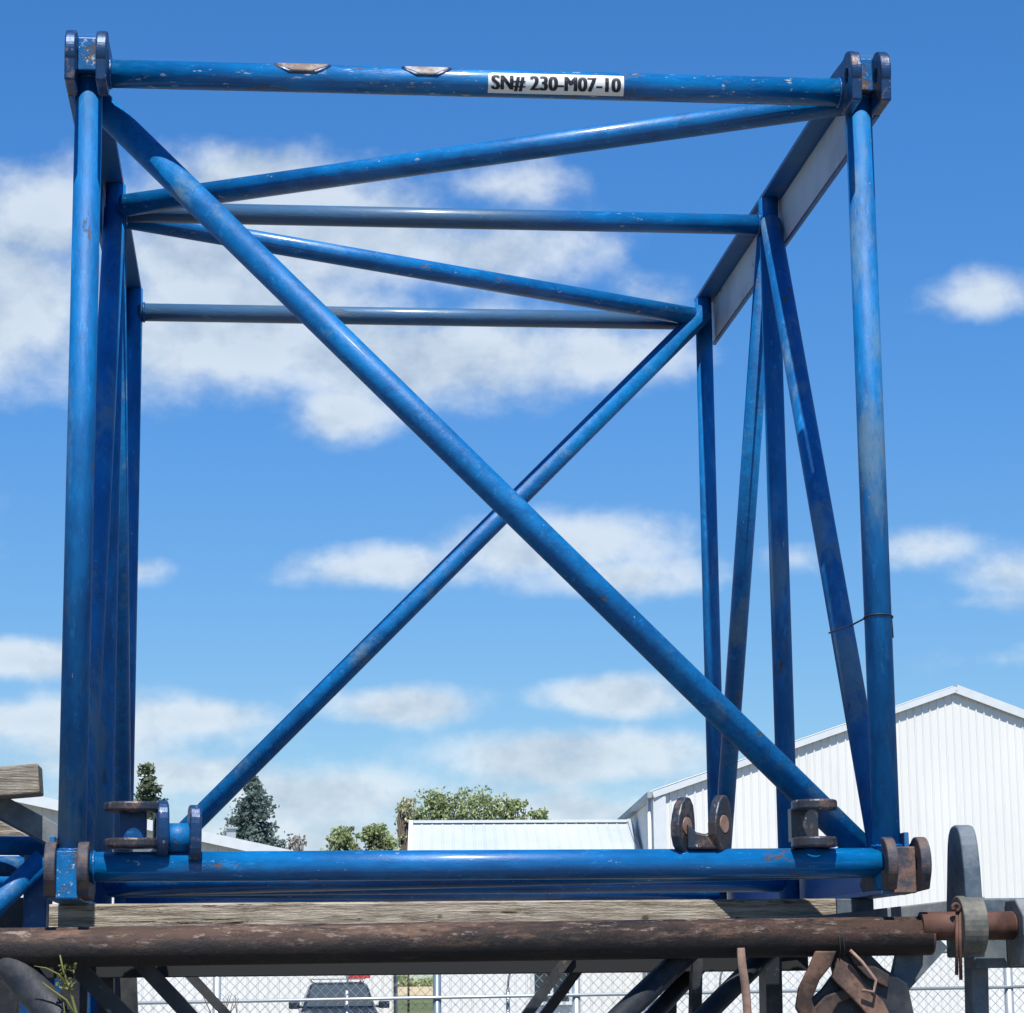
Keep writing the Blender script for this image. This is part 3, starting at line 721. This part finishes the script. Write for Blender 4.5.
for q_, dx_ in enumerate((-.0032, -.0016, 0, .0016, .0032)):      # bold condensed strokes
    vs = [on_tube((xa+xb)/2 + ((v.co.x-x0t)/(x1t-x0t)-.5)*ww+dx_, th0+(((v.co.y-y0t)/(y1t-y0t)-.5)*hh)/rr, rr+.0020+q_*.00012) for v in bmt.verts]
    m.add(vs, [[v.index for v in f.verts] for f in bmt.faces])
bmt.free()
bpy.data.objects.remove(to); bpy.data.curves.remove(tcv); bpy.data.meshes.remove(tm)
m.build('serial_sticker', [STICK, INK], bar_t)

# brackets standing on the lower front tube
def eye(cx_, cz_, yc, w, h, th, yaw, hole, mat, parent, tilt=0, lie=False, name='bracket_plate'):
    """oblong plate with a hole; upright (or lying when lie), turned by yaw about z"""
    n = 28; prof = []
    for i in range(n):
        a = 2*PI*i/n; c_, s_ = math.cos(a), math.sin(a)
        e_ = 1.0 if lie else .75; prof.append((w/2*math.copysign(abs(c_)**e_, c_), h/2*math.copysign(abs(s_)**e_, s_)))
    hol = [(hole*math.cos(2*PI*i/n), hole*math.sin(2*PI*i/n)+.0) for i in range(n)]
    M = Matrix.Translation((cx_, yc, cz_)) @ Matrix.Rotation(yaw, 4, 'Z') @ Matrix.Rotation(tilt, 4, 'Y')
    m = MB()
    if lie: m.prism([(p[0], p[1], -th/2) for p in prof], (0, 0, th), M, [(p[0], p[1], -th/2) for p in hol])
    else: m.prism([(-th/2, p[0], p[1]) for p in prof], (th, 0, 0), M, [(-th/2, p[0], p[1]) for p in hol])
    return m.build(name, mat, parent, .006)
yb = -.01
def P(px, py, y=yb): return at(px, py, y)
pv = P(161, 829); eye(pv.x, pv.z, yb, .155, .165, .034, R(8), .03, LUG, mast)
pv = P(194.5, 834); eye(pv.x, pv.z, yb-.02, .12, .165, .034, R(6), .03, LUG, mast)
a, b = P(164, 838), P(192, 838); m = MB(); m.tube((a.x, yb, a.z), (b.x, yb, b.z), .043, 26); m.build('bracket_sleeve', BLUE_N, mast)
for py, tt in ((808, 0), (844, 0)):
    pv = P(133, py); eye(pv.x, pv.z, yb-.03, .165, .17, .026, 0, .034, LUGD, mast, lie=True)
pa, pb = P(119, 843, yb+.03), P(147, 810, yb+.03); m = MB(); m.box((pa.x, yb+.03, pa.z), (pb.x, yb+.055, pb.z)); m.build('bracket_web', BLUE_DEEP, mast, .003)
# right fork, turned towards the camera: two ear plates with pin ends and a saddle between
def ear(pv, lean):
    yaw = R(-38); prof = []
    for a_, r_ in ((-90, .082), (-60, .080), (-35, .070), (-10, .062), (15, .058), (40, .062), (65, .078), (85, .088), (105, .086), (130, .072), (160, .060), (190, .060), (220, .066), (245, .074)):
        prof.append((r_*.88*math.cos(R(a_)), r_*math.sin(R(a_))))
    n = len(prof); hol = [(.026*math.cos(math.atan2(q[1], q[0])), .026*math.sin(math.atan2(q[1], q[0]))) for q in prof]
    M = Matrix.Translation((pv.x, yb, pv.z)) @ Matrix.Rotation(yaw, 4, 'Z') @ Matrix.Rotation(lean, 4, 'X')
    m = MB(); th = .030; m.prism([(-th/2, p[0], p[1]) for p in prof], (th, 0, 0), M, [(-th/2, p[0], p[1]) for p in hol])
    o = m.build('bracket_plate', LUGD, mast, .005)
    m = MB(); dn = (M.to_3x3() @ Vector((1, 0, 0))); m.tube(pv-dn*.014, pv+dn*.0165, .0262, 22); m.build('pin_end', RUSTL, o)
for px, py in ((683, 826), (720, 824)): ear(P(px, py), R(-12))
a, b = P(686, 836), P(716, 836); m = MB()
m.prism([(a.x, yb-.03, a.z-.04), (b.x, yb-.03, b.z-.04), (b.x, yb-.03, b.z+.02), (b.x*.6+a.x*.4, yb-.03, b.z+.004), (a.x*.7+b.x*.3, yb-.03, a.z+.010), (a.x, yb-.03, a.z+.035)], (0, .06, 0)); m.build('bracket_saddle', LUGD, mast, .006)
for py in (806, 843):
    pv = P(812, py); eye(pv.x, pv.z, yb-.03, .135, .15, .03, 0, .03, LUGD, mast, lie=True)
pa, pb = P(792, 842, yb), P(818, 808, yb); m = MB(); m.box((pa.x, yb, pa.z), (pb.x, yb+.05, pb.z)); m.build('bracket_web', LUGD, mast, .003)
# wire twisted round the right front post and the brace beside it
zw = at(880, 618, 0).z; xw = at(882, 620, 0).x
pts = []
for i in range(19):
    a = R(200-i*20); pts.append((WD+.045*math.cos(a), .045*math.sin(a), zw+.004*math.sin(a*2)))
pts = pts[:14]
wend = at(829, 633, .30); wmid = at(850, 626, .12)
m = MB(); m.path([tuple(wend), tuple(wmid)] + [(WD-.046, -.01, zw-.004)] + [(WD+.0445*math.cos(R(a)), .0445*math.sin(R(a)), zw+.006*math.sin(R(a-180))) for a in range(190, 371, 15)] + [(WD+.044, .0, zw-.06)], .0028, 6)
m.build('tie_wire', CARP2, mast)

# ------------------------------------------------------------------ timber beam under it
def timber(name, x0, x1, yc, zt_, w, h, mat, label, seed, rot=0, cat='timber beam'):
    rg = random.Random(seed); m = MB(); n = 60; vs = []
    for i in range(n+1):
        x = x0+(x1-x0)*i/n; j = lambda s=.0018: rg.uniform(-s, s)
        c = .006
        ring_ = [(-w/2, c-h), (-w/2, -c), (-w/2+c, 0), (w/2-c, 0), (w/2, -c), (w/2, c-h), (w/2-c, -h), (-w/2+c, -h)]
        vs += [(x, yc+p[0]+j(), zt_+p[1]+(j() if p[1] < -c else 0)) for p in ring_]
    fs = [[i*8+k, i*8+(k+1) % 8, (i+1)*8+(k+1) % 8, (i+1)*8+k] for i in range(n) for k in range(8)] + [list(range(8)), list(range(n*8, n*8+8))[::-1]]
    m.add(vs, fs); return tag(m.build(name, mat), label, cat)
PZ = 1.842; PR = .057
timber('timber_beam', X_(49, .33, 1.95), X_(836, .33, 1.95), .375, z0-.0945, .09, z0-.0945-(PZ+PR), WOOD, 'long weathered timber beam lying on the rusty black pipe under the blue section', 4)
timber('timber_beam', -.3, 2.6, DP-.05, z0-.0945, .09, z0-.0945-(PZ+PR), WOOD, 'rear timber beam under the far edge of the blue section, mostly hidden', 5)
tb0 = at(855, 910, .1)
m = MB(); m.box((X_(837, .33, 1.95), .33, PZ+PR+.001), (X_(874, .33, 1.95), .44, z0-.0955)); tag(m.build('steel_block', GREYDK, None, .003), 'short dark steel block at the right end of the timber beam', 'block')

# ------------------------------------------------------------------ black lattice section below
blk = empty('lattice_boom_section', (1.2, 0, 0), 'rusty black tubular boom section lying under the timber beam, with a tall grey end lug', 'boom section')
zlow = .16
m = MB()
xs0, xs1 = -2.6, X_(929, 0, 1.86)
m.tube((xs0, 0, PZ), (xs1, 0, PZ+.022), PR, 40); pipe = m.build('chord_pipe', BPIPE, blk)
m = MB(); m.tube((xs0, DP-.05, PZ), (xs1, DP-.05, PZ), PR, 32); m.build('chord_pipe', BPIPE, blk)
m = MB(); m.box((xs0, .30, 1.766), (xs1-.30, .46, PZ+PR-.001)); m.build('lower_beam', flat('near_black_steel', (.010, .012, .014), .7), blk, .003)  # even near-black, darker than the other black steel
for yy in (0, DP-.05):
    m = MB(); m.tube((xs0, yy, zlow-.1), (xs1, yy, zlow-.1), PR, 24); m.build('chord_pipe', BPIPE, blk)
def pb(p1, p2, r, name, mat, y=0.10, flatw=None):
    """member through two picture points at depth y, run down to the lower chord"""
    a, b = at(*p1, y), at(*p2, y); d = (b-a); a = a-d*(.03/d.length) ; t = (zlow-.05-a.z)/d.z; e = a+d*t
    L_ = 1.5
    if (e-a).length > 2.6: e = a+d.normalized()*2.6
    m = MB()
    if flatw: m.bar(a, e, flatw[0], flatw[1], (0, 1, 0))
    else: m.tube(a, e, r, 24)
    return m.build(name, mat, blk)
pb((8, 958), (62, 1024), .05, 'brace_tube', BSTEEL, -.0, None)
pb((72, 962), (128, 1020), 0, 'brace_bar', BSTEEL, .2, (.05, .05))
pb((140, 962), (190, 1016), 0, 'brace_bar', BSTEEL, .25, (.045, .045))
pb((178, 962), (226, 1014), 0, 'brace_bar', BSTEEL, .9, (.03, .05))
pb((566, 960), (528, 1013), 0, 'brace_bar', BSTEEL, .3, (.03, .04))
pb((585, 960), (546, 1013), 0, 'brace_bar', BSTEEL, .5, (.03, .04))
pb((685, 955), (622, 1015), .034, 'brace_tube', BSTEEL, .05)
pb((700, 965), (640, 1030), .026, 'brace_tube', BSTEEL, .4)
pb((671, 968), (671, 1013), 0, 'brace_bar', BSTEEL, .5, (.03, .04))
pb((696, 968), (695, 1013), 0, 'upright', BSTEEL, .3, (.03, .066))
pb((765, 955), (704, 1016), .03, 'brace_tube', BSTEEL, .15)
pb((770, 960), (771, 1013), 0, 'upright', BSTEEL, .3, (.05, .11))
pb((930, 950), (868, 1018), 0, 'brace_tube', GREYDK, .22, (.04, .15))
pb((976, 965), (977, 1013), 0, 'upright', GREYDK, .18, (.05, .085))
pb((106, 965), (106, 1013), 0, 'upright', BSTEEL, .55, (.05, .09))
pb((128, 965), (130, 1013), 0, 'upright', BSTEEL, .8, (.05, .06))
# end fitting: tall lug plate, pin, collar and cheek plate
xl = X_(975.5, -.06, 1.95); 
prof = [(-.06, 1.80), (-.06, 1.98), (-.052, 2.06), (-.045, 2.09), (-.034, 2.13), (-.02, 2.157), (-.008, 2.172), (.01, 2.184), (.03, 2.190), (.06, 2.193), (.09, 2.190), (.115, 2.182), (.135, 2.166), (.15, 2.14), (.162, 2.10), (.20, 1.95), (.22, 1.86), (.22, 1.80)]
m = MB(); m.prism([(xl-.026, p[0]*.84, p[1]) for p in prof], (.052, 0, 0)); m.build('end_lug', GREYDK, blk, .006)
xp0, xp1 = xs1, X_(1016, -.05, 1.86); pz = Z_(926, 0, 970)
m = MB(); m.tube((xp0-.03, 0-.02, pz), (xp1, -.02, pz), .042, 32); m.tube((xp1, -.02, pz), (xp1+.006, -.02, pz), .042, 32, .036); m.build('pin', RUST, blk)
m = MB(); nn = 36
c0 = X_(961, -.06, 1.86); c1 = X_(985, -.06, 1.86)
m.prism([(c0, -.02+.088*math.cos(2*PI*i/nn), pz+.088*math.sin(2*PI*i/nn)) for i in range(nn)], (c1-c0, 0, 0), hole=[(c0, -.02+.044*math.cos(2*PI*i/nn), pz+.044*math.sin(2*PI*i/nn)) for i in range(nn)])
m.build('collar', rust('dull_olive_steel', (.07, .075, .07), (.16, .15, .12)), blk, .004)
xc0, xc1 = X_(1008, .05, 1.9), X_(1040, .05, 1.9)
m = MB(); m.box((xl+.03, .08, Z_(968, .08, 1000)), (xc1+.3, .20, Z_(898, .08, 1000))); m.build('cheek_plate', GREYDK, blk, .006)
m = MB(); m.prism([(xc0, y_, z_) for y_, z_ in ((-.05, Z_(966, .0, 1010)), (-.10, pz-.03), (-.10, pz+.03), (-.03, Z_(899, .0, 1010)), (.075, Z_(899, .0, 1010)), (.075, Z_(966, .0, 1010)))], (.09, 0, 0)); m.build('lug_plate', GREYST, blk, .006)
a_, b_ = at(872, 919, .30), at(946, 906, .30); m = MB(); m.bar(a_+Vector((-.3, 0, -.04)), b_+Vector((.12, 0, -.01)), .06, .075); m.build('end_strut', GREYST, blk, .004)
# cotter pin
cp = at(957, 912, -.07); cb_ = at(957, 962, -.075)
m = MB(); n = 14; m.path([(cp.x+.0, -.075, cp.z+.0)] + [(cp.x-.004+.010*math.cos(R(-60+i*22)), -.075, cp.z+.013+.010*math.sin(R(-60+i*22))) for i in range(n)], .006, 8)
m.tube((cp.x, -.07, cp.z), (cb_.x-.002, -.073, Z_(975, -.07, 957)), .0055, 8); m.tube((cp.x+.008, -.07, cp.z), (cb_.x+.01, -.073, Z_(980, -.07, 957)), .0055, 8)
m.build('cotter_pin', RUST, blk)
m = MB(); m.tube((xs1-.002, 0, PZ+.022), (xs1+.007, 0, PZ+.022), .0565, 32); m.build('end_ring', RUST, blk)
# strap and dirty slings hung under the pipe
def ribbon(name, pts, w, th, mat, label, cat, group=None, parent=None):
    pts = [Vector(p) for p in pts]
    # smooth
    for _ in range(3):
        q = [pts[0]]
        for i in range(len(pts)-1): q += [pts[i].lerp(pts[i+1], .25), pts[i].lerp(pts[i+1], .75)]
        q.append(pts[-1]); pts = q
    vs = []; n = len(pts)
    for i, p in enumerate(pts):
        d = (pts[min(i+1, n-1)]-pts[max(i-1, 0)]).normalized(); s_ = Vector((0, -1, 0)).cross(d).normalized(); tw = .5*math.sin(i*.09+len(pts))
        s_ = (s_*math.cos(tw)+Vector((0, 1, 0))*math.sin(tw)); nn_ = d.cross(s_)
        vs += [p-s_*w/2-nn_*th*.3, p-s_*w*.44+nn_*th*.4, p+s_*w*.40+nn_*th*.5, p+s_*w/2-nn_*th*.2, p-nn_*th*.5]
    m = MB(); m.add(vs, [[i*5+k, i*5+(k+1) % 5, (i+1)*5+(k+1) % 5, (i+1)*5+k] for i in range(n-1) for k in range(5)] + [[0, 1, 2, 3, 4], [(n-1)*5+k for k in (4, 3, 2, 1, 0)]], True)
    o = m.build(name, mat, parent); 
    if label: tag(o, label, cat, group)
    return o
Q = lambda px, py, y: at(px, py, y)
ribbon('hanging_strap', [Q(741, 948, -.062), Q(742, 965, -.066), Q(746, 990, -.05), Q(748, 1030, -.05), Q(747, 1080, -.05)], .026, .008, RUSTL, 'narrow pale brown strap hanging straight down below the pipe', 'strap')
scr = empty('rusty_bracket', tuple(Q(850, 960, -.03)), 'crumpled dark rusty bracket of bent plates hanging under the right end of the pipe', 'bracket')
def bent(name, px_pts, y, th, mat, lean=.0):
    P_ = [Q(px, py, y + lean*(py-980)/60) for px, py in px_pts]; m = MB(); m.prism(P_, (0, th, 0)); return m.build(name, mat, scr, .004)
BROWN = rust('flaking_brown_steel', (.045, .026, .02), (.17, .095, .065)); BROWN2 = rust('dark_brown_steel', (.02, .016, .015), (.085, .055, .042))
bent('plate', [(828, 950), (866, 950), (884, 968), (908, 984), (916, 1022), (800, 1024), (806, 1004), (822, 990), (834, 974)], .0, .03, BSTEEL)
bent('strap', [(816, 951), (837, 951), (831, 966), (820, 980), (812, 1000), (818, 1016), (826, 1026), (806, 1024), (796, 1008), (799, 988), (809, 968)], -.05, .022, BROWN, .02)
bent('strap', [(838, 957), (852, 966), (866, 984), (884, 1002), (896, 1026), (876, 1028), (862, 1008), (846, 992), (832, 978)], -.045, .02, BROWN, -.02)
bent('strap', [(812, 1010), (826, 996), (846, 988), (858, 994), (838, 1004), (826, 1026), (810, 1026)], -.03, .02, BROWN2, .01)
bent('plate', [(898, 948), (924, 948), (923, 966), (908, 992), (896, 1010), (884, 1006), (890, 984)], .03, .03, GREYDK)
bent('strap', [(846, 949), (860, 949), (872, 964), (890, 975), (888, 988), (868, 978), (854, 964)], -.02, .02, BROWN2, -.01)
m = MB(); m.path([Q(850, 950, -.066), Q(862, 962, -.072), Q(876, 980, -.075), Q(874, 992, -.075), Q(862, 990, -.07)], .005, 8); m.build('wire_hook', RUSTL, scr)
tie = MB()
for i, px in enumerate((839, 843)):
    x = X_(px, -.05, 1.87); tie.path([(x+.002*math.sin(k), 0+(PR+.003)*math.cos(2*PI*k/24), PZ+.008+(PR+.003)*math.sin(2*PI*k/24)) for k in range(25)], .0022, 6)
tag(tie.build('tie_wire', CARP2), 'thin dark wire wound round the rusty pipe near its right end', 'wire')

# ------------------------------------------------------------------ second blue section at the far left, behind
Y2 = .95
sec = empty('mast_section', (-1.2, Y2, 0.9), 'second blue lattice section at the left edge, seen behind the big section', 'mast section')
def T2(p, q, r, name='cross_tube', y=Y2, y2=None, mat=BLUE_N):
    a, b = at(*p, y), at(*q, y if y2 is None else y2); m = MB(); m.tube(a, b, r, 24); return m.build(name, mat, sec)
def ext(px, py, y): return (px, py)
T2((-320, 843), (43, 846), .031); T2((-320, 868), (46, 866), .034, y=Y2+.25); T2((-320, 884), (46, 880), .026, y=Y2+1.4)
T2((-60, 962), (44, 858), .036, 'diagonal_brace', y=Y2-.1)
for px, w, yy in ((37, .075, Y2+.02), (92, .05, Y2+1.5), (-330, .075, Y2+.02)):
    t_ = at(px, 846, yy); m = MB(); m.box((t_.x-w/2, yy-.03, .22), (t_.x+w/2, yy+.05, t_.z+.03)); m.build('post', BLUE_DEEP, sec, .004)
for px, w, yy in ((8, .09, Y2+.7), (24, .08, Y2+1.1), (52, .11, Y2+.55), (76, .09, Y2+.35), (100, .10, Y2+.9), (118, .09, Y2+1.2), (-40, .10, Y2+.6)):
    t_ = at(px, 930, yy); m = MB(); m.box((t_.x-w/2, yy-.03, .22), (t_.x+w/2, yy+.03, t_.z)); m.build('upright', BLUE_DEEP if px in (100, 52) else BSTEEL, sec, .004)
m = MB(); a = at(-320, 930, Y2+.3); b = at(50, 922, Y2+.3); m.bar(a, b, .2, .16); m.build('lower_beam', BSTEEL, sec, .004)
for yy in (Y2, Y2+1.5):
    a = at(-330, 960, yy); m = MB(); m.tube((a.x, yy, .22), (at(92, 960, yy).x, yy, .22), .04, 20); m.build('cross_tube', BLUE_DEEP, sec)
# cross-stretcher blocks on the ground under it
for k_, px in enumerate((-250, 60)):
    a = at(px, 960, Y2); m = MB(); m.box((a.x-.08, Y2-.2, 0), (a.x+.08, Y2+1.7, .179)); tag(m.build('timber_sleeper', WOODG, None, .006), ('ground timber under the left part of the second blue section', 'ground timber under the right part of the second blue section')[k_], 'timber')
# grey angle iron leaning over it, and old timber on top
ang = empty('angle_iron', tuple(at(20, 815, Y2-.2)), 'grey steel angle sloping down behind the left front post', 'angle iron')
a, b = at(-90, 757, Y2-.15), at(62, 839, Y2-.15); d = (b-a).normalized(); n_ = Vector((-d.z, 0, d.x)); n_ = n_ if n_.z > 0 else -n_
m = MB(); m.bar(a, b, .012, .068, tuple(n_)); m.build('flange', GREYST, ang, .002)
m = MB(); m.bar(a-n_*.034+Vector((0, .06, 0)), b-n_*.034+Vector((0, .06, 0)), .11, .012, tuple(n_)); m.build('flange', GREYDK, ang, .002)
a, b = at(-90, 788, Y2+.1), at(48, 858, Y2+.1); m = MB(); m.bar(a, b, .10, .07, tuple(n_)); tag(m.build('wood_plank', WOODG, None, .004), 'grey plank running parallel just below the sloping steel angle', 'plank')
a, b = at(-140, 795, Y2-.2), at(41, 780, Y2-.2)
m = MB(); m.bar(a, b, .16, .094); tag(m.build('timber_block', WOODG, None, .006), 'old cracked timber block with its end showing at the left edge of the picture', 'timber')

# ------------------------------------------------------------------ weed growing up at the lower left
wd = empty('weed', tuple(at(75, 1040, -.1)), 'thin dry green weed stalks growing up below the left end of the pipe', 'weed')
m = MB()
m.path([at(84, 1060, -.08), at(78, 1020, -.08), at(70, 990, -.08), at(63, 970, -.08), at(60, 955, -.085)], [.006, .005, .004, .003, .002], 7)
m.path([at(78, 1020, -.08), at(66, 1000, -.09), at(52, 990, -.1), at(42, 982, -.1)], [.004, .004, .003, .0015], 6)
m.path([at(68, 986, -.08), at(58, 974, -.09), at(46, 968, -.1), at(34, 966, -.1)], [.003, .003, .002, .001], 6)
m.path([at(64, 1030, -.08), at(65, 1015, -.08), at(63, 1000, -.09)], [.003, .002, .001], 6)
m.build('stem', WEED, wd)
rg = random.Random(9); Pp = []
for _ in range(60):
    q = at(rg.choice([62, 66, 70])+rg.uniform(-5, 6), rg.uniform(962, 990), -.08+rg.uniform(-.02, .02)); Pp.append(q)
V, Fc = leaf_quads(Pp, .008, rg); mass('leaf', V, Fc, WEED, wd)
# twigs by the fence
for k_, (px, yy, lb) in enumerate(((222, 9.5, 'thin bare twigs in front of the fence near the left braces'),)):
    m = MB(); 
    for i in range(7):
        a = at(px+rg.uniform(-12, 12), 1060, yy); b = at(px+rg.uniform(-22, 28), rg.uniform(985, 1003), yy); mid = a.lerp(b, .6)+Vector((rg.uniform(-.05, .05), 0, 0))
        a.z = 0; m.path([a, mid, b], [.008, .005, .002], 5)
    tag(m.build('bare_shrub', BARK), lb, 'shrub')
